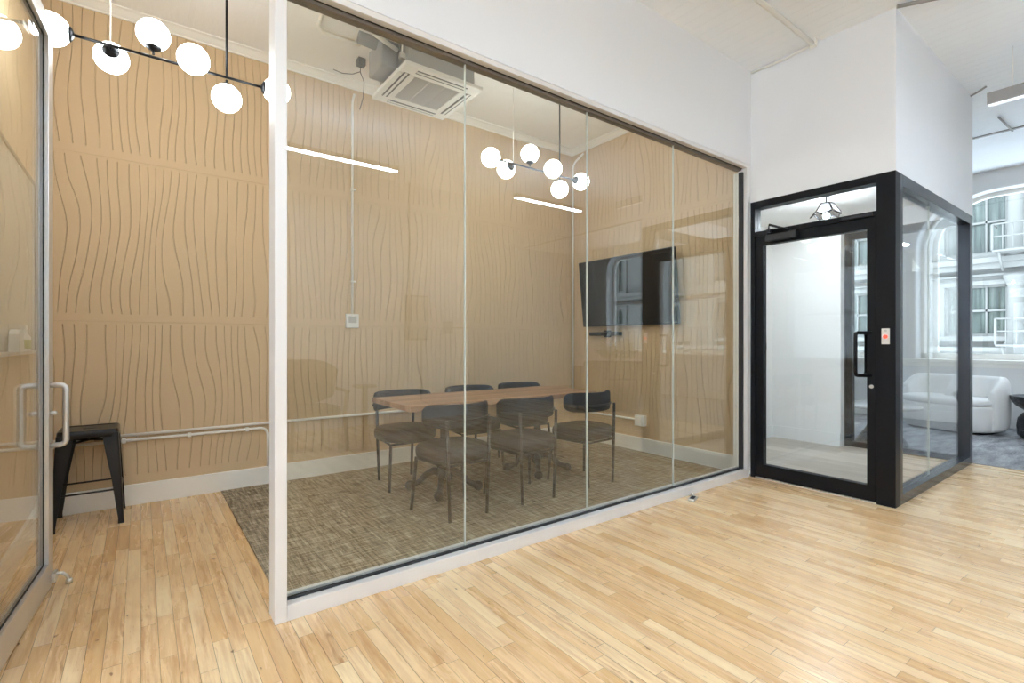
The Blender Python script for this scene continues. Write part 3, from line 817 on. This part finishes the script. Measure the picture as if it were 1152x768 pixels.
MB().box(RX - 0.058, RX - 0.054, 3.485, 3.52, 0.31, 0.375).build('outlet', 'trimw', SB)

# ================================================================== TV
TV = thing('television', (RX, 3.66, 1.76), 'large black television tilted forward on the tan side wall', 'television')
til = R(6)
def tvp(mb, name, m, par):
    o = mb.build(name, m, par, world=False)
    o.rotation_euler = (0, -til, 0); o.location = (-0.10, 0, 0)
    return o
W2, H2 = 0.665, 0.385
tb = tvp(MB().box(-0.02, 0.025, -W2, W2, -H2, H2, 0.004).box(0.025, 0.05, -0.3, 0.3, -0.25, 0.12, 0.01), 'casing', 'plastic', TV)
tvp(MB().box(-0.0215, -0.0195, -W2 + 0.01, W2 - 0.01, -H2 + 0.016, H2 - 0.01), 'screen', 'screen', TV)
MB().box(-0.09, -0.005, -0.2, 0.2, -0.05, 0.03).box(-0.02, -0.004, -0.25, 0.25, -0.15, 0.15).build('wall_bracket', 'blackm', TV, world=False)
VB_ = thing('video_bar', (RX, 4.0, 1.28), 'slim black video bar on the wall below the television', 'video bar')
MB().box(RX - 0.07, RX - 0.012, 3.77, 4.24, 1.268, 1.312, 0.008).build('bar_body', 'plastic', VB_)
MB().lathe([(0.014, 0), (0.014, -0.004), (0.009, -0.006)], (RX - 0.07, 4.0, 1.29), 18, 'X').build('camera_lens', 'screen', VB_)
MB().box(RX - 0.014, RX, 3.95, 4.05, 1.25, 1.33).build('bracket', 'blackm', VB_)

# ================================================================== TABLE
TX0, TX1, TY0, TY1 = 1.49, 3.32, 3.17, 3.88
TB = thing('conference_table', ((TX0 + TX1) / 2, (TY0 + TY1) / 2, 0.006), 'long wooden conference table on two black iron pedestals', 'table')
MB().box(TX0, TX1, TY0, TY1, 0.710, 0.750, 0.004).build('tabletop', 'tabletop', TB)
for px in (1.95, 2.92):
    py = 3.53
    q = MB().lathe([(0.05, 0.13), (0.065, 0.15), (0.05, 0.18), (0.032, 0.21), (0.045, 0.25), (0.058, 0.30), (0.040, 0.36), (0.030, 0.42), (0.032, 0.58), (0.042, 0.61), (0.030, 0.63), (0.030, 0.69)], (px, py, 0.0), 24)
    ped = q.build('pedestal', 'iron', TB)
    MB().box(px - 0.22, px + 0.22, py - 0.03, py + 0.03, 0.69, 0.71).box(px - 0.03, px + 0.03, py - 0.22, py + 0.22, 0.69, 0.7099).build('mounting_plate', 'iron', ped)
    for k in range(4):
        a = R(45 + 90 * k + 8)
        P = lambda r, z: (px + r * cos(a), py + r * sin(a), z)
        MB().tube([P(0.03, 0.155), P(0.08, 0.165), P(0.14, 0.135), P(0.20, 0.075), P(0.25, 0.055), P(0.285, 0.060)], [0.030, 0.030, 0.026, 0.022, 0.026, 0.018], 12).ball(P(0.275, 0.046), 0.038, 16).build('scroll_foot', 'iron', ped)

# ================================================================== CHAIRS
def make_chair():
    t = thing('dining_chair', (0, 0, 0.006), None, 'chair', 'black chairs around the conference table')
    # seat : soft rounded pad
    secs = []
    for z, k in ((0.372, 0.80), (0.378, 0.92), (0.395, 0.985), (0.43, 1.0), (0.455, 0.985), (0.472, 0.93), (0.480, 0.82), (0.482, 0.4)):
        secs.append([(x * k, y * k + (0.0), z) for x, y in superell(0.245, 0.225, 36, 2.9)])
    MB().loft(secs).build('seat', 'leather', t, world=False)
    # backrest: curved padded band
    def band(r, hw, z0, z1, th, n=26):
        rows = []
        for i in range(n + 1):
            s = -1 + 2 * i / n
            a = R(-90 + s * hw)
            ca, sa = cos(a), sin(a)
            e = 1 - abs(s) ** 12 * 0.45
            zm, hz = (z0 + z1) / 2, (z1 - z0) / 2 * e
            sec = []
            for k in range(12):
                q = 2 * pi * k / 12
                rr = r + th / 2 * math.copysign(abs(cos(q)) ** 0.6, cos(q)) * (e if e > 0.6 else 0.6)
                sec.append((rr * 1.02 * ca, 0.045 + rr * 0.92 * sa, zm + hz * math.copysign(abs(sin(q)) ** 0.5, sin(q))))
            rows.append(sec)
        return rows
    MB().loft(band(0.262, 72, 0.612, 0.772, 0.038)).build('backrest', 'fabric', t, world=False)
    fr = [(0.285 * 1.02 * cos(R(a)), 0.045 + 0.285 * 0.92 * sin(R(a)), 0.665) for a in range(-150, -29, 8)]
    MB().tube(fr, 0.009, 8).build('back_frame', 'gun', t, world=False)
    for s in (-1, 1):
        MB().tube([(s * 0.15, -0.205, 0.0), (s * 0.165, -0.205, 0.37), (s * 0.172, -0.205, 0.672)], 0.0122, 10).build('leg', 'gun', t, world=False)
        MB().tube([(s * 0.225, 0.195, 0.0), (s * 0.200, 0.165, 0.375)], 0.0122, 10).build('leg', 'gun', t, world=False)
    MB().tube([(-0.168, -0.20, 0.366), (-0.2, 0.165, 0.366), (0.2, 0.165, 0.366), (0.168, -0.20, 0.366)], 0.009, 8, closed=True).build('seat_frame', 'gun', t, world=False)
    return t
ch0 = make_chair()
spots = [(1.775, 3.085, 0, 'near-side chair at the left end of the table, its back to the glass', 2),
         (2.39, 3.075, 0, 'near-side middle chair, its back to the glass beyond the first pane joint', -1),
         (3.06, 3.085, 0, 'near-side chair at the right end of the table, its black back fully in view', 2),
         (1.80, 3.93, 180, 'far-side chair at the left end of the table, seat sticking out left', 0),
         (2.49, 3.96, 180, 'far-side middle chair, only its back top showing over the table', -1),
         (3.10, 3.98, 180, 'far-side chair at the right end, only its back top showing over the table', 0)]
for i, (x, y, a, lab, jit) in enumerate(spots):
    c = ch0 if i == 0 else copy_tree(ch0)
    c.location = (x, y, 0.006); c.rotation_euler = (0, 0, R(a + jit)); c['label'] = lab

# ================================================================== STOOL
ST = thing('metal_stool', (-0.275, 4.368, 0), 'black backless metal stool against the panelled back wall', 'stool')
s = MB()
pro = []
for z, k in ((0.575, 0.158), (0.600, 0.158), (0.618, 0.156), (0.624, 0.150), (0.624, 0.140), (0.618, 0.130)):
    pro.append([(x, y, z) for x, y in superell(k, k, 40, 9)])
s.loft(pro)
s.build('seat', 'blackm', ST, world=False)
sl = MB()
sl.box(-0.035, 0.035, -0.009, 0.009, 0.6185, 0.6195, 0.0)
sl.build('hand_slot', 'gasket', ST, world=False)
for sx_ in (-1, 1):
    for sy_ in (-1, 1):
        secs = []
        for z, a, w in ((0.0, 0.187, 0.034), (0.03, 0.184, 0.030), (0.30, 0.171, 0.052), (0.50, 0.160, 0.076), (0.60, 0.1555, 0.086)):
            r = 0.008; t_ = 0.004
            L = [(a, a - w), (a, a - r), (a - r * .3, a - r * .3), (a - r, a), (a - w, a), (a - w, a - t_), (a - r - t_ * .5, a - t_), (a - t_, a - r - t_ * .5), (a - t_, a - w)]
            secs.append([(sx_ * x, sy_ * y, z) for x, y in L])
        MB().loft(secs, smooth=False).build('leg', 'blackm', ST, world=False)
for sgn in (-1, 1):
    MB().tube([(-0.168, sgn * 0.168, 0.225), (0.168, sgn * 0.168, 0.225)], 0.006, 8).build('crossbar', 'blackm', ST, world=False)
    MB().tube([(sgn * 0.168, -0.168, 0.225), (sgn * 0.168, 0.168, 0.225)], 0.006, 8).build('crossbar', 'blackm', ST, world=False)
    MB().tube([(-0.14, sgn * 0.14, 0.535), (0.14, -sgn * 0.14, 0.553)], 0.007, 8).build('seat_brace', 'blackm', ST, world=False)

# ================================================================== WHITEBOARD
WBd = thing('whiteboard', (LX, 3.3, 1.15), 'pale whiteboard on the left wall seen through the glass door', 'whiteboard')
MB().box(LX, LX + 0.015, 2.46, 4.21, 1.15, 2.15).build('board', 'board', WBd)
f = MB().box(LX, LX + 0.022, 2.44, 4.23, 2.15, 2.168).box(LX, LX + 0.022, 4.21, 4.23, 1.15, 2.15).box(LX, LX + 0.022, 2.44, 2.46, 1.15, 2.15)
f.build('frame', 'boardf', WBd)
MB().box(LX, LX + 0.075, 2.6, 4.16, 1.135, 1.150, 0.003).build('pen_tray', 'silver2', WBd)
SP = thing('spray_bottle', (LX + 0.048, 3.62, 1.150), 'small white spray bottle with green label on the whiteboard tray', 'bottle')
MB().lathe([(0.026, 0.0), (0.028, 0.01), (0.028, 0.07), (0.014, 0.095), (0.012, 0.115)], (LX + 0.048, 3.62, 1.150), 20).build('bottle_body', 'paper', SP)
MB().lathe([(0.0285, 0.012), (0.0285, 0.06)], (LX + 0.048, 3.62, 1.150), 20).build('bottle_label', 'green', SP)
MB().box(LX + 0.033, LX + 0.058, 3.60, 3.66, 1.265, 1.285, 0.003).build('trigger', 'paper', SP)
ER = thing('wipe_packet', (LX + 0.045, 3.42, 1.150), 'folded white packet of wipes standing on the whiteboard tray', 'packet')
MB().prism([(3.36, 1.150), (3.50, 1.150), (3.47, 1.245), (3.42, 1.26), (3.38, 1.235)], 0.04, 'X', LX + 0.027).build('packet_body', 'paper', ER)

# ---- little item on the floor by the rail
FT = thing('rail_clip', (3.36, 2.21, 0), 'small silver-grey clip lying on the wood floor beside the partition rail', 'clip')
c = MB().box(-0.035, 0.035, -0.016, 0.016, 0.0, 0.010, 0.003); c.build('clip_body', 'steel', FT, world=False)
MB().box(-0.022, 0.022, -0.009, 0.009, 0.010, 0.0115).build('clip_mark', 'gasket', FT, world=False)
MB().tube([(0.03, 0.0, 0.006), (0.09, 0.03, 0.012), (0.13, 0.055, 0.02)], 0.005, 8).build('clip_arm', 'steel', FT, world=False)
FT.rotation_euler = (0, 0, R(20)); FT.scale = (1.6, 1.6, 1.6)

# ================================================================== LOUNGE FURNITURE
SF = thing('curved_sofa', (8.90, 1.89, 0.004), 'white boucle two-seat sofa with rounded barrel backs under the street window', 'sofa')
SF.rotation_euler = (0, 0, R(-90 + 14 + 180))   # local -Y is the front
SF.rotation_euler = (0, 0, R(-90 - 20))
hwS = 0.57
def kidney(kx, ky, z, n=44):
    out = []
    for x, y in superell(hwS * kx, 0.37 * ky, n, 3.0):
        out.append((x, y - 0.07 * (1 - (x / hwS) ** 2) + 0.03, z))
    return out
MB().loft([kidney(0.88, 0.86, 0.03), kidney(0.95, 0.95, 0.06), kidney(0.97, 0.98, 0.20), kidney(0.97, 0.98, 0.33), kidney(0.95, 0.95, 0.36)]).build('sofa_base', 'boucle', SF, world=False)
MB().loft([kidney(0.86, 0.86, 0.36), kidney(0.93, 0.94, 0.375), kidney(0.945, 0.97, 0.405), kidney(0.93, 0.94, 0.435), kidney(0.84, 0.82, 0.45), kidney(0.4, 0.4, 0.455)]).build('seat_cushion', 'boucle', SF, world=False)
MB().loft([kidney(0.8, 0.75, 0.0), kidney(0.8, 0.75, 0.03)]).build('plinth', 'black', SF, world=False)
def shell(cx_, a0, a1, rx, ry, top):
    secs = []; n = 26
    for i in range(n + 1):
        u = i / n; a = R(a0 + (a1 - a0) * u)
        e = min(u, 1 - u) * 2
        hgt = top * (0.74 + 0.26 * min(1, e * 2.2) ** 0.7)
        tk = 0.075 * (0.65 + 0.35 * min(1, e * 4))
        sec = []
        for k in range(14):
            q = 2 * pi * k / 14
            dr = tk * math.copysign(abs(cos(q)) ** 0.75, cos(q))
            zz = 0.05 + (hgt - 0.05) * (0.5 + 0.5 * math.copysign(abs(sin(q)) ** 0.45, sin(q)))
            sec.append((cx_ + (rx + dr) * cos(a), 0.02 + (ry + dr) * sin(a), zz))
        secs.append(sec)
    return secs
MB().loft(shell(0.265, -20, 186, 0.275, 0.31, 0.735)).build('backrest', 'boucle', SF, world=False)
MB().loft(shell(-0.265, -6, 200, 0.275, 0.31, 0.735)).build('backrest', 'boucle', SF, world=False)

CT = thing('coffee_table', (6.98, 2.10, 0.004), 'round pale-topped table with dark flared pedestal behind the vestibule glass', 'table')
MB().lathe([(0.36, 0.425), (0.385, 0.435), (0.385, 0.452), (0.375, 0.458), (0.05, 0.459)], (0, 0, 0), 44).build('tabletop', 'marble', CT, world=False)
MB().lathe([(0.26, 0.0), (0.25, 0.03), (0.16, 0.16), (0.11, 0.28), (0.10, 0.38), (0.14, 0.425)], (0, 0, 0), 32).build('pedestal', 'rock', CT, world=False)
SD = thing('stone_side_table', (8.84, 0.99, 0.004), 'black stone side table with bowl top at the right edge', 'side table')
MB().lathe([(0.10, 0.33), (0.17, 0.345), (0.25, 0.40), (0.295, 0.47), (0.30, 0.52), (0.285, 0.524), (0.26, 0.50), (0.05, 0.495)], (0, 0, 0), 44).build('bowl_top', 'rock', SD, world=False)
secs = []
for j, (z, r) in enumerate(((0.0, 0.20), (0.04, 0.235), (0.15, 0.225), (0.25, 0.205), (0.31, 0.16), (0.34, 0.10))):
    secs.append([(r * (1 + 0.10 * sin(3 * a + j * 0.7) + 0.05 * sin(7 * a + j)) * cos(a), r * (1 + 0.10 * sin(3 * a + j * 0.7) + 0.05 * sin(5 * a)) * sin(a), z) for a in [2 * pi * k / 28 for k in range(28)]])
MB().loft(secs).build('rock_base', 'rock', SD, world=False)

def lounge_sofa(x, y, rz, w, label, m='tan', name='lounge_sofa'):
    t = thing(name, (x, y, 0.004), label, 'sofa', None, None, rz)
    MB().box(-w / 2, w / 2, -0.36, 0.36, 0.08, 0.40, 0.04, 3).build('seat', m, t, world=False)
    MB().box(-w / 2, w / 2, 0.20, 0.38, 0.401, 0.78, 0.06, 3).build('backrest', m, t, world=False)
    for s_ in (-1, 1):
        MB().box(s_ * w / 2 - 0.07, s_ * w / 2 + 0.07, -0.36, 0.30, 0.06, 0.58, 0.05, 3).build('armrest', m, t, world=False)
        for yy in (-0.28, 0.28): MB().tube([(s_ * (w / 2 - 0.06), yy, 0), (s_ * (w / 2 - 0.06), yy, 0.09)], 0.018, 10).build('leg', 'blackm', t, world=False)
    return t
lounge_sofa(6.35, -1.20, R(100), 0.85, 'dark lounge chair out in the hall, mirrored faintly left of the door reflection')
lounge_sofa(8.4, -2.6, R(60), 1.5, 'dark long sofa mirrored faintly behind the door reflection')

# wooden armchair mirrored in the first pane
AR = thing('wooden_armchair', (1.47, -0.93, 0), 'brown shell-back wooden armchair mirrored in the first glass pane', 'armchair')
AR.rotation_euler = (0, 0, R(170)); AR.scale = (1.12, 1.12, 1.04)
secs = []
for i in range(19):
    u = -1 + 2 * i / 18; a = R(90 + u * 72)
    top = 0.96 - 0.12 * abs(u) ** 3; bot = 0.47 + 0.10 * abs(u) ** 2
    sec = []
    for rr, z in ((0.27, bot), (0.29, (bot + top) / 2), (0.33, top), (0.36, top), (0.325, (bot + top) / 2), (0.30, bot)):
        sec.append((rr * cos(a) * 0.95, rr * sin(a) * 0.8 - 0.02, z))
    secs.append(sec)
MB().loft(secs).build('backrest', 'brown', AR, world=False)
MB().loft([[(x * k, y * k, z) for x, y in superell(0.26, 0.25, 28, 3)] for z, k in ((0.38, .85), (0.40, 1), (0.46, 1), (0.48, .85))]).build('seat', 'brown', AR, world=False)
for sx_ in (-1, 1):
    MB().tube([(sx_ * 0.27, -0.22, 0.0), (sx_ * 0.25, -0.2, 0.40), (sx_ * 0.27, -0.21, 0.62)], 0.017, 10).build('leg', 'oak', AR, world=False)
    MB().tube([(sx_ * 0.24, 0.24, 0.0), (sx_ * 0.22, 0.2, 0.42)], 0.017, 10).build('leg', 'oak', AR, world=False)
    MB().tube([(sx_ * 0.27, -0.25, 0.63), (sx_ * 0.29, 0.0, 0.64), (sx_ * 0.27, 0.18, 0.66)], [0.016, 0.02, 0.016], 10).build('armrest', 'oak', AR, world=False)
HS = thing('wooden_stand', (1.95, -0.60, 0), 'slim wooden stand mirrored beside the armchair in the first pane', 'stand')
MB().box(-0.10, 0.10, -0.10, 0.10, 0.70, 0.73, 0.004).build('stand_top', 'oak', HS, world=False)
MB().box(-0.025, 0.025, -0.025, 0.025, 0.02, 0.70).build('column', 'oak', HS, world=False)
MB().box(-0.12, 0.12, -0.12, 0.12, 0.0, 0.02, 0.004).build('foot', 'oak', HS, world=False)

EP = thing('electrical_panel', (3.37, -2.30, 1.55), 'grey electrical panel on the hall wall, mirrored faintly in the first pane', 'electrical panel')
MB().box(3.20, 3.54, -2.30, -2.19, 1.22, 1.90, 0.006).build('cabinet', 'insul', EP)
MB().box(3.23, 3.51, -2.19, -2.18, 1.25, 1.87, 0.003).build('panel_door', 'grille', EP)
MB().tube([(3.25, -2.26, 1.90), (3.25, -2.26, CH)], 0.016, 8).build('conduit', 'insul', EP)
MB().tube([(3.45, -2.26, 1.22), (3.45, -2.26, 0.3), (3.6, -2.26, 0.22), (4.2, -2.26, 0.22)], 0.016, 8).build('conduit', 'insul', EP)
SW = thing('switch_box', (3.95, -2.30, 1.42), 'small switch box with side conduit, mirrored beside the electrical panel', 'switch')
MB().box(3.85, 4.0, -2.30, -2.24, 1.32, 1.52, 0.004).build('box', 'greybody', SW)
MB().tube([(4.0, -2.27, 1.42), (4.29, -2.27, 1.42)], 0.014, 8).build('conduit', 'greybody', SW)

# palm in the far lounge (seen mirrored)
PP = thing('potted_palm', (8.9, -3.1, 0.004), 'potted palm before the far lounge window, mirrored beside the television', 'plant')
MB().lathe([(0.14, 0), (0.19, 0.3), (0.20, 0.36), (0.17, 0.36), (0.16, 0.32)], (0, 0, 0), 26).build('pot', 'marble', PP, world=False)
fr = MB()
for k in range(13):
    a = 2 * pi * k / 13 + random.uniform(-.2, .2); L = random.uniform(0.7, 1.1); lean = random.uniform(0.35, 0.9)
    prev = None
    for j in range(11):
        u = j / 10
        r = L * lean * u; z = 0.34 + L * 1.45 * u - 0.7 * lean * u * u
        p = Vector((r * cos(a), r * sin(a), z))
        if prev is not None:
            fr.tube([prev, p], 0.006, 4)
            if j > 3:
                d = (p - prev).normalized(); sd = d.cross(Vector((0, 0, 1))).normalized()
                for sg in (-1, 1):
                    ll = 0.26 * sin(pi * min(1, u * 0.9 + 0.08)) + 0.05
                    q = p + sd * sg * ll + d * ll * 0.7
                    m_ = (p + q) / 2 + d * 0.015; n_ = (p + q) / 2 - d * 0.015
                    vs = [fr.bm.verts.new(v) for v in (p, m_, q, n_)]
                    fr.bm.faces.new(vs)
        prev = p
fo = fr.build('fronds', 'leaf', PP, world=False)

# ================================================================== BUILDING ACROSS THE STREET
FX = 19.0
BL = thing('stone_building', (FX, 3.4, -6), 'white stone building across the street with green-curtained sash windows', 'building')
rows = [(1.36, 2.78), (3.66, 5.45), (6.9, 8.4), (-1.6, 0.2)]
per = 3.15; cen = [3.48 + per * k for k in range(-6, 3)]
hw = 0.66
rows_s = sorted(rows)
wl_ = MB()
y0, y1 = cen[0] - 2.5, cen[-1] + 2.5
zz = -6.0
for a, c in rows_s:
    wl_.box(FX, FX + 0.5, y0, y1, zz, a); zz = c
    pv = y0
    for cy_ in cen:
        wl_.box(FX, FX + 0.5, pv, cy_ - hw, a, c); pv = cy_ + hw
    wl_.box(FX, FX + 0.5, pv, y1, a, c)
wl_.box(FX, FX + 0.5, y0, y1, zz, 10.0)
wl_.build('wall', 'facade', BL)
for (a, c) in rows_s:
    if a < 0: continue
    for cy_ in cen:
        f = MB()
        xf = FX + 0.10
        for e in (-1, 1):
            f.box(xf, xf + 0.08, cy_ + e * hw - 0.05, cy_ + e * hw + 0.05, a, c)
        f.box(xf, xf + 0.08, cy_ - hw, cy_ + hw, a, a + 0.06).box(xf, xf + 0.08, cy_ - hw, cy_ + hw, c - 0.06, c)
        f.box(xf, xf + 0.07, cy_ - hw, cy_ + hw, (a + c) / 2 - 0.03, (a + c) / 2 + 0.03)
        for e in (-0.22, 0.22): f.box(xf, xf + 0.07, cy_ + e - 0.02, cy_ + e + 0.02, a, c)
        # surround, sill and lintel
        f.box(FX - 0.08, FX, cy_ - hw - 0.22, cy_ - hw, a - 0.02, c + 0.12).box(FX - 0.08, FX, cy_ + hw, cy_ + hw + 0.22, a - 0.02, c + 0.12).box(FX - 0.08, FX, cy_ - hw, cy_ + hw, c, c + 0.12)
        f.box(FX - 0.22, FX, cy_ - hw - 0.3, cy_ + hw + 0.3, a - 0.14, a - 0.02)
        wf = f.build('window', 'facade', BL)
        MB().box(FX + 0.2, FX + 0.22, cy_ - hw, cy_ + hw, a, c).build('window_pane', 'curtain', wf)
k = MB()
for z0, z1, d in ((3.20, 3.36, 0.30), (3.36, 3.50, 0.40), (3.02, 3.08, 0.12), (0.92, 1.04, 0.30), (0.72, 0.92, 0.16), (5.8, 6.0, 0.3), (6.0, 6.15, 0.45), (0.45, 0.6, 0.3)):
    k.box(FX - d, FX, y0, y1, z0, z1)
k.build('cornice', 'facade', BL)
for cy_ in cen:
    yp = cy_ - per / 2
    q = MB()
    for a, c in ((1.04, 3.02), (3.50, 5.8)):
        q.lathe([(0.24, 0), (0.24, 0.12), (0.19, 0.16), (0.17, 0.3), (0.155, c - a - 0.42), (0.17, c - a - 0.36), (0.16, c - a - 0.33), (0.25, c - a - 0.08), (0.25, c - a)], (FX - 0.14, yp + 0.75 - 0.02, a), 18)
    q.build('column', 'facade', BL)
def balcony(yc, z, w=2.4):
    q = MB().box(FX - 0.9, FX - 0.3, yc - w / 2, yc + w / 2, z - 0.05, z)
    for zr in (z + 0.35, z + 0.68): q.tube([(FX - 0.88, yc - w / 2, zr), (FX - 0.88, yc + w / 2, zr)], 0.022, 6)
    n = 13
    for i in range(n):
        yy = yc - w / 2 + w * i / (n - 1); q.tube([(FX - 0.88, yy, z), (FX - 0.88, yy, z + 0.68)], 0.014 if i % 4 else 0.03, 6)
    for e in (-1, 1):
        q.tube([(FX - 0.88, yc + e * w / 2, z + 0.68), (FX - 0.3, yc + e * w / 2, z + 0.68)], 0.02, 6)
        q.tube([(FX - 0.85, yc + e * w * .45, z - 0.05), (FX - 0.3, yc + e * w * .45, z - 0.5)], 0.03, 6)
    q.build('balcony', 'facade', BL)
balcony(1.72, 1.12); balcony(1.78, 3.62)

# ================================================================== LIGHT
w = bpy.data.worlds.new('World'); scn.world = w; w.use_nodes = True
w.node_tree.nodes['Background'].inputs[0].default_value = (0.96, 0.98, 1.0, 1)
w.node_tree.nodes['Background'].inputs[1].default_value = 3.3

cam = bpy.data.cameras.new('camera'); co = bpy.data.objects.new('camera', cam); COL.objects.link(co)
cam.sensor_width = 36.0; cam.lens = 560.0 / 1152 * 36
co.location = (0, 0, 1.2); co.rotation_euler = (R(90), 0, -math.atan2(0.5976, 0.8018))
cam.clip_start = 0.05; cam.clip_end = 200
scn.camera = co
